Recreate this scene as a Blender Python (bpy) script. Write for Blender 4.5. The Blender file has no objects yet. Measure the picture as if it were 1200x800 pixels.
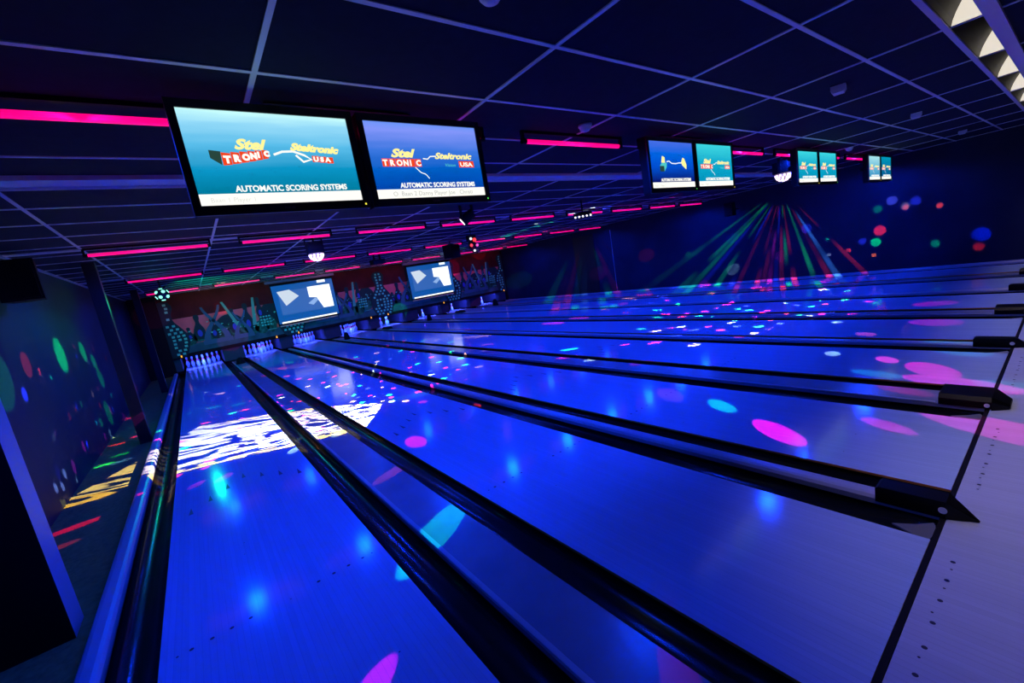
import bpy, bmesh, math, random
from mathutils import Vector, Matrix
random.seed(7)
S = bpy.context.scene
COL = S.collection
PI = math.pi

# ------------------------------------------------------------------ camera
CAM = Vector((0.475, -0.352, 1.494))
R = ((0.78050063, -0.23228035, 0.58040039),
     (-0.60257961, -0.03228569, 0.79740545),
     (-0.16648299, -0.97211289, -0.1651664))      # columns: right, down, forward
FPX = 498.67
cd = bpy.data.cameras.new('camera'); cd.sensor_width = 36; cd.lens = FPX * 36 / 1200
cd.clip_start = 0.02; cd.clip_end = 100
cam = bpy.data.objects.new('camera', cd); COL.objects.link(cam)
cam.matrix_world = Matrix(((R[0][0], -R[0][1], -R[0][2], CAM.x), (R[1][0], -R[1][1], -R[1][2], CAM.y),
                           (R[2][0], -R[2][1], -R[2][2], CAM.z), (0, 0, 0, 1)))
S.camera = cam
# ------------------------------------------------------------------ view and world
S.view_settings.view_transform = 'Standard'; S.view_settings.look = 'None'
S.view_settings.gamma = 1; S.view_settings.use_curve_mapping = False; S.view_settings.exposure = 0.0
w = bpy.data.worlds.new('world'); S.world = w; w.use_nodes = True
w.node_tree.nodes['Background'].inputs[0].default_value = (0, 0, 0, 1)
UV_W = 99.0          # blue light of one ceiling tube
UV_COL = (0.0, 0.040, 1.0)
WARM_W = 46.0        # louvre fixtures
WASH_W = 42.0

# ------------------------------------------------------------------ room measures
H = 2.52; XL = -0.91; XR = 13.4; YB = 19.6; YF = -3.2; YM = 17.1
LW = 1.0668; DA = 0.715; DB = 0.51; GW = 0.205
LANES = []
x = 0.0
for i in range(8):
    LANES.append((x, x + LW)); x += LW + (DA if i % 2 == 0 else DB)
GX0 = -0.29; GDX = 1.237; GY0 = 1.847; GDY = 0.619

# ------------------------------------------------------------------ materials
def lin(r, g, b): return tuple(((v / 255) / 12.92 if v < 10 else ((v / 255 + .055) / 1.055) ** 2.4) for v in (r, g, b))
MATS = {}
def mat(name, col, rough=0.6, metal=0.0, emit=None, es=0.0, coat=0.0, spec=0.5):
    if name in MATS: return MATS[name]
    m = bpy.data.materials.new(name); m.use_nodes = True
    b = m.node_tree.nodes['Principled BSDF']
    b.inputs['Base Color'].default_value = (*col, 1); b.inputs['Roughness'].default_value = rough
    b.inputs['Metallic'].default_value = metal; b.inputs['Specular IOR Level'].default_value = spec
    b.inputs['Coat Weight'].default_value = coat; b.inputs['Coat Roughness'].default_value = 0.08
    if emit: b.inputs['Emission Color'].default_value = (*emit, 1); b.inputs['Emission Strength'].default_value = es
    MATS[name] = m; return m
def noisy(m, scale, amount, coords='Object', stretch=(1, 1, 1), detail=3):
    """small variation of the base colour"""
    nt = m.node_tree; b = nt.nodes['Principled BSDF']; c = b.inputs['Base Color'].default_value[:]
    tc = nt.nodes.new('ShaderNodeTexCoord'); mp = nt.nodes.new('ShaderNodeMapping'); mp.inputs['Scale'].default_value = stretch
    n = nt.nodes.new('ShaderNodeTexNoise'); n.inputs['Scale'].default_value = scale; n.inputs['Detail'].default_value = detail
    r = nt.nodes.new('ShaderNodeValToRGB')
    r.color_ramp.elements[0].position = .3; r.color_ramp.elements[1].position = .7
    r.color_ramp.elements[0].color = tuple(v * (1 - amount) for v in c[:3]) + (1,); r.color_ramp.elements[1].color = c
    nt.links.new(tc.outputs[coords], mp.inputs[0]); nt.links.new(mp.outputs[0], n.inputs['Vector'])
    nt.links.new(n.outputs['Fac'], r.inputs[0]); nt.links.new(r.outputs[0], b.inputs['Base Color'])
    return m
def board_mat(name, col, dark, rough, spec):
    """lane boards: thin seams every 27 mm along X, fine grain along Y"""
    m = mat(name, col, rough, spec=spec)
    nt = m.node_tree; b = nt.nodes['Principled BSDF']; L = nt.links
    g = nt.nodes.new('ShaderNodeNewGeometry'); sp = nt.nodes.new('ShaderNodeSeparateXYZ'); L.new(g.outputs['Position'], sp.inputs[0])
    def M(op, a, bb=None, cc=None):
        n = nt.nodes.new('ShaderNodeMath'); n.operation = op
        for k, v in enumerate((a, bb, cc)):
            if v is None: continue
            if isinstance(v, (int, float)): n.inputs[k].default_value = v
            else: L.new(v, n.inputs[k])
        return n.outputs[0]
    sx = M('DIVIDE', sp.outputs[0], LW / 39.0)
    seam = M('LESS_THAN', M('FRACT', sx), 0.07)
    wn = nt.nodes.new('ShaderNodeTexWhiteNoise'); wn.noise_dimensions = '1D'; L.new(M('FLOOR', sx), wn.inputs['W'])
    mp = nt.nodes.new('ShaderNodeMapping'); mp.inputs['Scale'].default_value = (90, 2.5, 1); L.new(g.outputs['Position'], mp.inputs[0])
    n = nt.nodes.new('ShaderNodeTexNoise'); n.inputs['Scale'].default_value = 1; n.inputs['Detail'].default_value = 4; L.new(mp.outputs[0], n.inputs['Vector'])
    f = M('ADD', M('MULTIPLY', wn.outputs[0], 0.22), M('MULTIPLY', n.outputs['Fac'], 0.5))
    f = M('ADD', f, M('MULTIPLY', seam, 0.45))
    mx = nt.nodes.new('ShaderNodeMix'); mx.data_type = 'RGBA'
    mx.inputs[6].default_value = (*col, 1); mx.inputs[7].default_value = (*dark, 1)
    L.new(f, mx.inputs[0]); L.new(mx.outputs[2], b.inputs['Base Color'])
    return m
LANE = board_mat('lane_boards', (0.50, 0.66, 0.9), (0.33, 0.45, 0.64), 0.12, .3)
APPR = board_mat('approach_boards', (0.55, 0.60, 0.80), (0.38, 0.42, 0.55), 0.3, .4)
EDGE = mat('lane_edge_wood', (0.75, 0.28, 0.05), 0.4)
MARK = mat('dark_marking', (0.008, 0.01, 0.06), 0.4)
BLACK = mat('black_plastic', (0.002, 0.002, 0.003), 0.4, spec=.2)
BLACKM = mat('matt_black', (0.004, 0.004, 0.006), 0.75, spec=0.2)
GUT = mat('gutter_plastic', (0.012, 0.014, 0.014), 0.22, spec=0.45)
DECK = noisy(mat('divider_deck', (0.30, 0.33, 0.40), 0.25), 3, .25)
RAIL = mat('rail_grey', (0.42, 0.44, 0.52), 0.3, 0.0)
WALL = noisy(mat('navy_wall_paint', (0.008, 0.018, 0.055), 0.6, spec=.2), 1.2, .35)
RWALL = noisy(mat('navy_right_wall', (0.012, 0.022, 0.055), 0.6, spec=.2), 1.2, .35)
CARPET = noisy(mat('walkway_carpet', (0.34, 0.30, 0.09), 0.9, spec=.05), 30, .4)
TILE = noisy(mat('ceiling_tile', (0.012, 0.016, 0.042), 0.9, spec=.1), 20, .2)
GRID = mat('ceiling_grid', (0.72, 0.72, 0.78), 0.35, 0.0)
POST = mat('post_paint', (0.006, 0.008, 0.016), 0.4, spec=.3)
PALE = mat('pale_trim', (0.35, 0.37, 0.45), 0.5)
WHITEP = mat('white_plastic', (0.8, 0.78, 0.8), 0.4)
BOLT = mat('bolt_steel', (0.9, 0.9, 0.95), 0.3, 0.0, (1, 1, 1), 0.0)
TUBE = mat('pink_tube', (1, .1, .3), 0.4, 0, (1.0, 0.0, 0.17), 1.15)
PIN = mat('pin_white', (0.34, 0.60, 0.95), 0.25)
PINR = mat('pin_red', (0.95, 0.10, 0.16), 0.3)
AMBER = mat('amber_lamp', (1, .5, .05), 0.4, 0, (1, .42, .02), 1.3)
LEDY = mat('led_yellow', (1, .8, .1), 0.4, 0, (1, .8, .05), 1.4)
LEDG = mat('led_green', (.1, 1, .1), 0.4, 0, (.1, 1, .1), 1.0)

# ------------------------------------------------------------------ helpers
def link(me, name, m, parent=None):
    o = bpy.data.objects.new(name, me); COL.objects.link(o)
    if m is not None:
        for mm in (m if isinstance(m, (list, tuple)) else [m]): me.materials.append(mm)
    if parent is not None:
        o.parent = parent
    return o
def tag(o, label=None, cat=None, group=None, kind=None):
    if label: o['label'] = label
    if cat: o['category'] = cat
    if group: o['group'] = group
    if kind: o['kind'] = kind
    return o
def empty(name, loc, label, cat, group=None, rz=0):
    o = bpy.data.objects.new(name, None); COL.objects.link(o); o.empty_display_size = .05
    o.location = loc; o.rotation_euler = (0, 0, rz); return tag(o, label, cat, group)
def obj(name, bm, m, parent=None, smooth=False):
    me = bpy.data.meshes.new(name); bmesh.ops.recalc_face_normals(bm, faces=bm.faces[:]); bm.to_mesh(me); bm.free()
    if smooth:
        for p in me.polygons: p.use_smooth = True
    return link(me, name, m, parent)
def BM(): return bmesh.new()
def box(bm, x0, x1, y0, y1, z0, z1, mi=0, bev=0):
    vs = [bm.verts.new((a, b, c)) for a in (x0, x1) for b in (y0, y1) for c in (z0, z1)]
    fs = []
    for q in ((0, 1, 3, 2), (4, 6, 7, 5), (0, 4, 5, 1), (2, 3, 7, 6), (0, 2, 6, 4), (1, 5, 7, 3)):
        f = bm.faces.new([vs[k] for k in q]); f.material_index = mi; fs.append(f)
    if bev:
        es = list({e for f in fs for e in f.edges})
        bmesh.ops.bevel(bm, geom=es, offset=bev, segments=2, affect='EDGES', profile=.6)
    return fs
def prism(bm, pts, axis, a0, a1, mi=0):
    """polygon pts (2D) extruded along axis 'x','y' or 'z'"""
    def P(p, a):
        return {'x': (a, p[0], p[1]), 'y': (p[0], a, p[1]), 'z': (p[0], p[1], a)}[axis]
    A = [bm.verts.new(P(p, a0)) for p in pts]; B = [bm.verts.new(P(p, a1)) for p in pts]
    n = len(pts); fs = [bm.faces.new(A), bm.faces.new(B[::-1])]
    for i in range(n): fs.append(bm.faces.new((A[i], B[i], B[(i + 1) % n], A[(i + 1) % n])))
    for f in fs: f.material_index = mi
    return fs
def tube(bm, p0, p1, r, n=12, r1=None, mi=0, cap=True):
    p0, p1 = Vector(p0), Vector(p1); d = (p1 - p0); q = d.to_track_quat('Z', 'Y'); r1 = r if r1 is None else r1
    A = [bm.verts.new(p0 + q @ Vector((r * math.cos(2 * PI * k / n), r * math.sin(2 * PI * k / n), 0))) for k in range(n)]
    B = [bm.verts.new(p1 + q @ Vector((r1 * math.cos(2 * PI * k / n), r1 * math.sin(2 * PI * k / n), 0))) for k in range(n)]
    for k in range(n): bm.faces.new((A[k], A[(k + 1) % n], B[(k + 1) % n], B[k])).material_index = mi
    if cap: bm.faces.new(A[::-1]).material_index = mi; bm.faces.new(B).material_index = mi
def lathe(bm, prof, n=16, org=(0, 0, 0), mis=None):
    org = Vector(org); rings = []
    for r, z in prof:
        rings.append([bm.verts.new(org + Vector((r * math.cos(2 * PI * k / n), r * math.sin(2 * PI * k / n), z))) for k in range(n)] if r > 1e-6 else [bm.verts.new(org + Vector((0, 0, z)))])
    for i in range(len(rings) - 1):
        a, b = rings[i], rings[i + 1]; mi = mis[i] if mis else 0
        for k in range(n):
            k2 = (k + 1) % n
            if len(a) == 1 and len(b) == 1: continue
            if len(a) == 1: f = bm.faces.new((a[0], b[k2], b[k]))
            elif len(b) == 1: f = bm.faces.new((a[k], a[k2], b[0]))
            else: f = bm.faces.new((a[k], a[k2], b[k2], b[k]))
            f.material_index = mi
def boxobj(name, m, parent, *a, **k):
    bm = BM(); box(bm, *a, **k); return obj(name, bm, m, parent)
def struct(o, label): return tag(o, label, kind='structure')
def dup(root, loc, label, group=None):
    r = root.copy(); COL.objects.link(r); r.location = loc
    if label: r['label'] = label
    if group: r['group'] = group
    for ch in root.children:
        c = ch.copy(); COL.objects.link(c); c.parent = r
        for g in ch.children:
            d = g.copy(); COL.objects.link(d); d.parent = c
    return r
def text(s, size, m, parent, name, loc, sx=1.0, shear=0.0, off=0.0, rz=0.0, align='LEFT', roll=0.0):
    """lettering as a mesh, standing in the XZ plane and facing -Y"""
    c = bpy.data.curves.new(name, 'FONT'); c.body = s; c.size = size; c.shear = shear; c.offset = off; c.align_x = align
    c.extrude = 0.0006; c.resolution_u = 3
    t = bpy.data.objects.new(name + '_tmp', c); COL.objects.link(t)
    dg = bpy.context.evaluated_depsgraph_get(); me = bpy.data.meshes.new_from_object(t.evaluated_get(dg))
    bpy.data.objects.remove(t); bpy.data.curves.remove(c)
    me.transform(Matrix.Translation(loc) @ Matrix.Rotation(roll, 4, 'Y') @ Matrix.Diagonal((sx, 1, 1, 1)) @ Matrix.Rotation(PI / 2, 4, 'X'))
    me.name = name; me.materials.clear()
    return link(me, name, m, parent)
# ------------------------------------------------------------------ light helpers
def spot(name, src, tgt, size_deg, col, watts, blend=0.05, radius=0.008, parent=None):
    l = bpy.data.lights.new(name, 'SPOT'); l.energy = watts; l.color = col; l.spot_size = math.radians(size_deg)
    l.spot_blend = blend; l.shadow_soft_size = radius
    o = bpy.data.objects.new(name, l); COL.objects.link(o)
    d = Vector(tgt) - Vector(src); o.location = src; o.rotation_euler = d.to_track_quat('-Z', 'Y').to_euler()
    if parent is not None:
        o.parent = parent; o.matrix_parent_inverse = (Matrix.Translation(parent.location) @ parent.rotation_euler.to_matrix().to_4x4()).inverted()
    return o
def patch(src, tgt, rad, col, lum, nrm=(0, 0, 1), blend=.12, parent=None):
    """a round coloured beam from a lighting fixture: radius rad (m) across the beam, brightness lum where it lands"""
    d = Vector(tgt) - Vector(src); L = d.length; c = max(.12, abs(d.normalized().dot(Vector(nrm))))
    return spot('beam', src, tgt, math.degrees(2 * math.atan(rad / L)), col, 49 * L * L / c * lum, blend, 0.004, parent)

# ================================================================== STRUCTURE
bm = BM(); box(bm, XL - .1, XR + .1, YF, YB, -.32, -.14); struct(obj('floor', bm, BLACKM), 'dark sunken base floor under the lanes')
bm = BM(); box(bm, XL, XR, YF, -0.012, -.14, 0)
struct(obj('floor', bm, APPR), 'pale board approach in front of the foul line')
bm = BM(); box(bm, XL, -0.33, -0.012, YB, -.14, -.05)
struct(obj('floor', bm, CARPET), 'dark walkway beside the leftmost lane')
bm = BM(); box(bm, XL - .12, XL, YF, YB, -.32, H); struct(obj('wall_left', bm, WALL), 'dark navy left wall')
bm = BM(); box(bm, XR, XR + .12, YF, YB, -.32, H); struct(obj('wall_right', bm, RWALL), 'dark navy right wall')
bm = BM(); box(bm, XL - .12, XR + .12, YB, YB + .1, -.32, H); struct(obj('wall_back', bm, BLACKM), 'black wall behind the pin pits')
bm = BM(); box(bm, XL - .12, XR + .12, YF - .1, YF, -.32, H); struct(obj('wall_front', bm, WALL), 'dark navy wall behind the camera')
bm = BM(); box(bm, XL - .12, XR + .12, YF - .1, .046, H, H + .08); box(bm, XL - .12, XR + .12, .184, YB + .1, H, H + .08); box(bm, XL - .12, 2.18, .046, .184, H, H + .08); struct(obj('ceiling', bm, TILE), 'ceiling of dark navy tiles')
# visible T-grid below the tiles
bm = BM()
k = 0
while GX0 + GDX * k < XR:
    xx = GX0 + GDX * k; k += 1
    if xx < 2: box(bm, xx - .012, xx + .012, YF, YM, H - .006, H + .002)
    else: box(bm, xx - .012, xx + .012, YF, -.03, H - .006, H + .002); box(bm, xx - .012, xx + .012, .217, YM, H - .006, H + .002)
struct(obj('trim_1', bm, GRID), 'pale ceiling grid rails running towards the pins')
bm = BM()
for k in range(-8, 25):
    y = GY0 + GDY * k
    if k == -3: continue
    if YF < y < YM - .05 and not (3.4 < y < 3.75) and not (-.05 < y < .22): box(bm, XL, XR, y - .012, y + .012, H - .0055, H + .002)
struct(obj('trim_2', bm, GRID), 'pale ceiling grid rails running across the lanes')
bm = BM()
box(bm, XL, XR, 3.45, 3.69, H - .012, H + .002); box(bm, XL, XR, 3.45, 3.465, H - .03, H - .012); box(bm, XL, XR, 3.675, 3.69, H - .03, H - .012)
struct(obj('trim_3', bm, mat('channel_metal', (.75, .78, .85), .2, .0)), 'wide shiny metal channel across the ceiling')
for n, y in enumerate((6.45, 10.28, 14.58)):
    bm = BM(); box(bm, XL, XR, y - .05, y + .05, H - .012, H + .002)
    struct(obj('trim_%d' % (4 + n), bm, GRID), 'pale metal strip in the ceiling above a row of pink tubes')
bm = BM(); box(bm, XL, XL + .02, YF, YB, H - .03, H - .003); struct(obj('trim_7', bm, PALE), 'pale edge strip where left wall meets ceiling')
# partition and posts on the left
bm = BM(); box(bm, XL, -.4, 2.85, 2.853, -.14, H); box(bm, XL, -.4, 2.853, 3.06, -.14, H, 1)
for f in bm.faces:
    if f.normal.y < -.5 and f.calc_center_median().y < 2.851: f.material_index = 0
struct(obj('wall_partition', bm, [BLACKM, PALE]), 'black partition with a pale end edge on the left')
for n, y in enumerate((7.62, 13.3)):
    bm = BM(); box(bm, -.48, -.345, y, y + .14, -.06, H, 0, .004)
    tag(obj('square_post', bm, POST), ('dark square post on the walkway, the nearer of the two', 'dark square post far down the walkway near the pins')[n], 'post')
# right wall seam strip and dark panel
bm = BM(); box(bm, XR - .012, XR, 10.15, 10.165, -.1, 2.30); struct(obj('trim_8', bm, PALE), 'thin pale vertical seam on the right wall')
bm = BM(); box(bm, XR - .02, XR, 11.0, 12.1, -.1, 2.30); struct(obj('door_1', bm, POST), 'flush dark door in the right wall')
bm = BM(); box(bm, XR - .06, XR, YF, YM, -.14, .03); struct(obj('baseboard_right', bm, RAIL), 'pale kerb along the foot of the right wall')

# ================================================================== LANES
NTH = ('first', 'second', 'third', 'fourth', 'fifth', 'sixth', 'seventh', 'eighth')
ORD = ['leftmost', 'second', 'third', 'fourth', 'fifth', 'sixth', 'seventh', 'rightmost']
def lane_name(i): return ORD[i] + (' lane' if i in (0, 7) else ' lane from the left')
DOTS7 = [5 * k for k in range(-3, 4)]
def board(X0, n): return X0 + LW / 2 + n * LW / 39.0
def disc(bm, cx, cy, z, r, n=12, sy=1.0):
    bm.faces.new([bm.verts.new((cx + r * math.cos(2 * PI * k / n), cy + sy * r * math.sin(2 * PI * k / n), z)) for k in range(n)])
for i, (a, b) in enumerate(LANES):
    r = empty('bowling_lane', (a, 0, 0), 'long glossy blue-lit bowling lane, %s' % lane_name(i).replace('leftmost lane', 'leftmost of the eight').replace('rightmost lane', 'furthest right by the wall'), 'bowling lane', 'bowling lanes')
    bm = BM(); fs = box(bm, 0, LW, 0.012, 19.2, -.14, 0)
    bm.normal_update()
    for f in bm.faces:
        if abs(f.normal.x) > .5 or abs(f.normal.y) > .5: f.material_index = 1
    obj('lane_bed', bm, [LANE, EDGE], r)
    bm = BM(); z = .0012
    for n in (-17, -15, -12, -9, -6, 6, 9, 12, 15, 17):          # guide dots
        disc(bm, board(0, n), 2.115, z, .010 if abs(n) < 17 else .006)
    obj('guide_dots', bm, MARK, r)
    for k in range(-3, 4):                                         # seven aiming arrows
        cx = board(0, 5 * k); cy = 4.42 - abs(k) * .15; bm = BM()
        bm.faces.new([bm.verts.new(p) for p in ((cx - .016, cy - .075, z), (cx + .016, cy - .075, z), (cx, cy + .075, z))])
        obj('aiming_arrow', bm, MARK, r)
    bm = BM()
    for n in range(-18, 19, 1):
        if random.random() < .3: disc(bm, board(0, n) + random.uniform(-.01, .01), random.uniform(.3, 9), z, .004, 6)
    obj('scuff_specks', bm, MARK, r)
# foul line and approach dots
tag(boxobj('foul_line', BLACKM, None, XL, XR, -0.010, 0.010, -.13, .0015), 'thin black foul line crossing in front of every lane', 'line')
bm = BM()
for i, (a, b) in enumerate(LANES):
    for n in DOTS7: disc(bm, board(a, n), -.075, .0014, .0085, 12)
    for n in (-17, -12, -7, 2, 8, 13): disc(bm, board(a, n), -.075 + random.uniform(-.01, .01), .0014, .0045, 8)
    for n in DOTS7: disc(bm, board(a, n), -2.05, .0014, .0085, 12)
tag(obj('approach_dots', bm, MARK), 'rows of small dark marker dots set in the approach boards', 'marker dots')

# gutters: half-round troughs
def gutter(x0, x1, label, end='taper'):
    r = empty('gutter', (x0, 0, 0), label, 'gutter', 'bowling gutters')
    wdt = x1 - x0; bm = BM(); N = 14; prof = []
    for k in range(N + 1):
        t = PI * k / N; prof.append((wdt / 2 - (wdt / 2 - .003) * math.cos(t), -.012 - .082 * math.sin(t) ** .8))
    rows = []
    for y, s in ((.012, .12), (.09, .5), (.22, .9), (.4, 1), (17.9, 1), (19.2, 1)):
        rows.append([bm.verts.new((px, y, -.012 + (pz + .012) * s)) for px, pz in prof])
    for A, B in zip(rows, rows[1:]):
        for k in range(N): bm.faces.new((A[k], A[k + 1], B[k + 1], B[k]))
    bmesh.ops.solidify(bm, geom=bm.faces[:], thickness=-.004)
    obj('trough', bm, GUT, r, True)
    bm = BM()
    prism(bm, [(.005, .0125), (wdt - .005, .0125), (wdt * .62, .085), (wdt * .40, .16)], 'z', -.030, -.0225)
    obj('entry_plate', bm, mat('entry_plate', (.16, .17, .2), .35), r)
for i, (a, b) in enumerate(LANES):
    gutter(a - GW, a, 'black trough gutter on the left side of the %s' % lane_name(i))
    gutter(b, b + GW, 'black trough gutter on the right side of the %s' % lane_name(i))

# dividers
def rail_prof(x0, x1, top):
    return [(x0, -.13), (x0, top - .02), (x0 + .012, top - .005), (x0 + .03, top), (x1 - .03, top), (x1 - .012, top - .005), (x1, top - .02), (x1, -.13)]
def narrow_div(xc, label, cap=True):
    r = empty('lane_divider', (xc, 0, 0), label, 'lane divider', 'narrow dividers')
    bm = BM(); prism(bm, rail_prof(-.05, .05, .035), 'y', .012, 17.0); obj('rail', bm, RAIL, r)
    if not cap: return
    c = BM(); prof = [(.25, -.01), (.25, .075), (.235, .088), (.0, .088), (-.045, .07), (-.055, .003), (.012, .003), (.0125, -.01)]
    # side silhouette extruded, then a pointed nose
    prism(c, [(.25, .003), (.25, .078), (.238, .088), (-.01, .088), (-.01, .003)], 'x', -.054, .054)
    A = [c.verts.new(p) for p in ((-.054, -.01, .003), (.054, -.01, .003), (.054, -.01, .088), (-.054, -.01, .088))]
    T = [c.verts.new(p) for p in ((-.006, -.115, .003), (.006, -.115, .003), (.0, -.112, .012))]
    c.faces.new((A[0], A[1], T[1], T[0])); c.faces.new((A[1], A[2], T[2], T[1])); c.faces.new((A[2], A[3], T[2])); c.faces.new((A[3], A[0], T[0], T[2])); c.faces.new(T)
    n = obj('nose_cap', c, BLACK, r); n['label'] = 'black pointed plastic end cap'
    c = BM(); tube(c, (-.0545, -.0, .045), (-.058, -.0, .045), .016, 16); tube(c, (-.058, -.0, .045), (-.0595, -.0, .045), .006, 6)
    obj('bolt', c, BOLT, n)
def wide_div(x0, x1, label):
    xc = (x0 + x1) / 2; r = empty('lane_divider', (xc, 0, 0), label, 'lane divider', 'wide dividers'); h = (x1 - x0) / 2
    bm = BM(); box(bm, -h, h, .012, 17.0, -.13, .012); obj('deck', bm, DECK, r)
    bm = BM(); prism(bm, rail_prof(-h, -h + .035, .02)[1:-1], 'y', .26, 16.8); obj('edge_rail', bm, RAIL, r)
    c = BM()
    prism(c, [(-h - .004, .0125), (-h - .004, .06), (-h + .02, .088), (h - .05, .088), (h + .004, .05), (h + .004, .0125)], 'y', -.02, .24)
    A = [c.verts.new((px, -.02, pz)) for px, pz in [(-h - .004, .002), (-h - .004, .06), (-h + .02, .088), (h - .05, .088), (h + .004, .05), (h + .004, .002)]]
    B = [c.verts.new((px, -.10, pz)) for px, pz in [(-h + .06, .002), (-h + .06, .02), (-h + .08, .03), (h - .09, .03), (h - .06, .015), (h - .06, .002)]]
    for k in range(6): c.faces.new((A[k], A[(k + 1) % 6], B[(k + 1) % 6], B[k]))
    c.faces.new(B[::-1]); c.faces.new(A)
    n = obj('nose_cap', c, BLACK, r); n['label'] = 'broad black plastic end cap'
    c = BM(); tube(c, (-h - .0045, .0, .036), (-h - .008, .0, .036), .014, 16); obj('bolt', c, BOLT, n)
for i in range(7):
    a = LANES[i][1]; b = LANES[i + 1][0]
    if i % 2 == 0: wide_div(a + GW, b - GW, 'wide flat divider deck between the %s and %s lanes from the left' % (NTH[i], NTH[i + 1]))
    else: narrow_div((a + b) / 2, 'narrow grey rail divider between the %s and %s lanes from the left' % (NTH[i], NTH[i + 1]))
narrow_div(-GW - .055, 'grey rail left of the leftmost lane, beside the walkway', False)
narrow_div(LANES[7][1] + GW + .055, 'grey rail right of the rightmost lane, by the right wall', False)

# hoods at the far end of the dividers
for i, (wd, hh) in {0: (.26, .20), 2: (.2, .27), 4: (.2, .27), 6: (.24, .30)}.items():
    xc = (LANES[i][1] + LANES[i + 1][0]) / 2; bm = BM()
    lathe(bm, [(.001, hh), (wd * .22, hh * .96), (wd * .36, hh * .75), (wd * .46, hh * .35), (wd * .52, 0.0), (.001, 0)], 14)
    for v in bm.verts: v.co.y *= 1.3
    o = obj('ball_return_hood', bm, BLACKM, None, True); o.location = (xc + .02, 15.6, .013)
    tag(o, 'rounded black hood on the divider between the %s and %s lanes' % (NTH[i], NTH[i + 1]), 'hood', 'rounded divider hoods')
for i in (3, 5):
    xc = (LANES[i][1] + LANES[i + 1][0]) / 2; bm = BM(); prism(bm, [(-.35, 0), (-.2, .07), (.2, .08), (.35, 0)], 'x', -.10, .10)
    o = obj('divider_end_cover', bm, BLACKM); o.location = (xc, 15.9, .036)
    tag(o, 'low black cover at the pin end of the rail between the %s and %s lanes' % (NTH[i], NTH[i + 1]), 'cover')

# ================================================================== PINS
def pin_mesh():
    prof = [(0, 0), (.028, 0), (.036, .02), (.052, .07), (.0605, .114), (.0575, .15), (.046, .19), (.033, .222), (.0255, .245), (.0235, .255), (.0235, .262), (.0245, .285), (.0285, .31), (.0322, .337), (.030, .358), (.021, .374), (.008, .381), (0, .3815)]
    mis = [0] * (len(prof) - 1)
    for k in (8, 10): mis[k] = 1
    mis[7] = 1
    bm = BM(); lathe(bm, prof, 14, mis=mis); me = bpy.data.meshes.new('bowling_pin'); bmesh.ops.recalc_face_normals(bm, faces=bm.faces[:]); bm.to_mesh(me); bm.free()
    for p in me.polygons: p.use_smooth = True
    me.materials.append(PIN); me.materials.append(PINR); return me
PM = pin_mesh()
PP = [(0, 0, 'head pin at the front'), (-1, 1, 'left pin of the second row'), (1, 1, 'right pin of the second row'), (-2, 2, 'left pin of the third row'), (0, 2, 'middle pin of the third row'), (2, 2, 'right pin of the third row'),
      (-3, 3, 'leftmost pin of the back row'), (-1, 3, 'inner left pin of the back row'), (1, 3, 'inner right pin of the back row'), (3, 3, 'rightmost pin of the back row')]
STAND = {0: range(10), 1: range(10), 2: range(10), 3: range(10), 4: (0, 1, 3, 6, 2), 5: (0, 1, 3), 6: (0,), 7: (0, 1, 3)}
YP = 18.0
for i, (a, b) in enumerate(LANES):
    for k in STAND[i]:
        px, r, nm = PP[k]
        o = bpy.data.objects.new('bowling_pin', PM); COL.objects.link(o)
        o.location = ((a + b) / 2 + px * .1524, YP + r * .264, 0.0005)
        tag(o, 'white bowling pin, red neck stripes, %s, %s' % (nm.replace(' of the', ','), lane_name(i).replace(' from the left', '')), 'bowling pin', 'pins on the %s' % lane_name(i))
# ================================================================== PIN PITS AND MASK
KB = mat('kickback_board', (.02, .025, .06), .5)
XE = [(XL + .02, -.02)] + [(LANES[i][1] + .02, LANES[i + 1][0] - .02) for i in range(7)] + [(LANES[7][1] + .02, XR)]
KN = ['left of the leftmost pin deck'] + ['between the %s and %s pin decks' % (NTH[i], NTH[i + 1]) for i in range(7)] + ['right of the rightmost pin deck']
for n, (a, b) in enumerate(XE):
    bm = BM(); box(bm, a + .03, b - .03, 17.22, 19.3, .042, .58)
    tag(obj('kickback_board', bm, KB), 'dark side board %s' % KN[n], 'side board', 'pin pit side boards')
for i, (a, b) in enumerate(LANES):
    bm = BM(); box(bm, a, b, 19.22, 19.3, -.1, .58)
    tag(obj('pit_curtain', bm, BLACKM), 'black curtain behind the pins of the %s' % lane_name(i), 'curtain', 'pit curtains')
tag(boxobj('pit_cover', BLACKM, None, XL + .02, XR, 17.25, 19.4, .60, .64), 'black cover board over all the pin pits', 'cover board')
# ceiling-high mask with the mural
MX0, MX1 = -.22, 13.33
mask = empty('masking_unit', (0, YM, 0), 'painted green cityscape mural board above the pins', 'mural')
MW = lambda n, c, r=.7: mat(n, c, r, spec=.2)
SKY = noisy(MW('mural_salmon', (.85, .20, .17)), 1.5, .3); MAR = noisy(MW('mural_maroon', (.10, .012, .012)), 1.2, .6)
LEDGE = noisy(MW('mural_ledge', (.03, .16, .15)), 3, .5); GR1 = noisy(MW('mural_green', (.02, .26, .12)), 9, .9); GR2 = MW('mural_dark_green', (.01, .045, .04))
GRL = MW('mural_light_green', (.10, .55, .28)); BLU = MW('mural_blue', (.04, .08, .5)); WIN = MW('mural_window', (.10, .85, .42)); STEEL = MW('mural_steel', (.04, .16, .20))
def ml(name, m, polys, d0, d1):
    bm = BM()
    for p in polys: prism(bm, p, 'y', -d1, -d0)
    return obj(name, bm, m, mask)
def rect(x0, x1, z0, z1): return [(x0, z0), (x1, z0), (x1, z1), (x0, z1)]
ml('upper_board', MAR, [rect(MX0, MX1, 1.745, H)], -.1, .035)
ml('sky_board', SKY, [rect(MX0, MX1, .86, 1.735)], -.1, 0)
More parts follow.
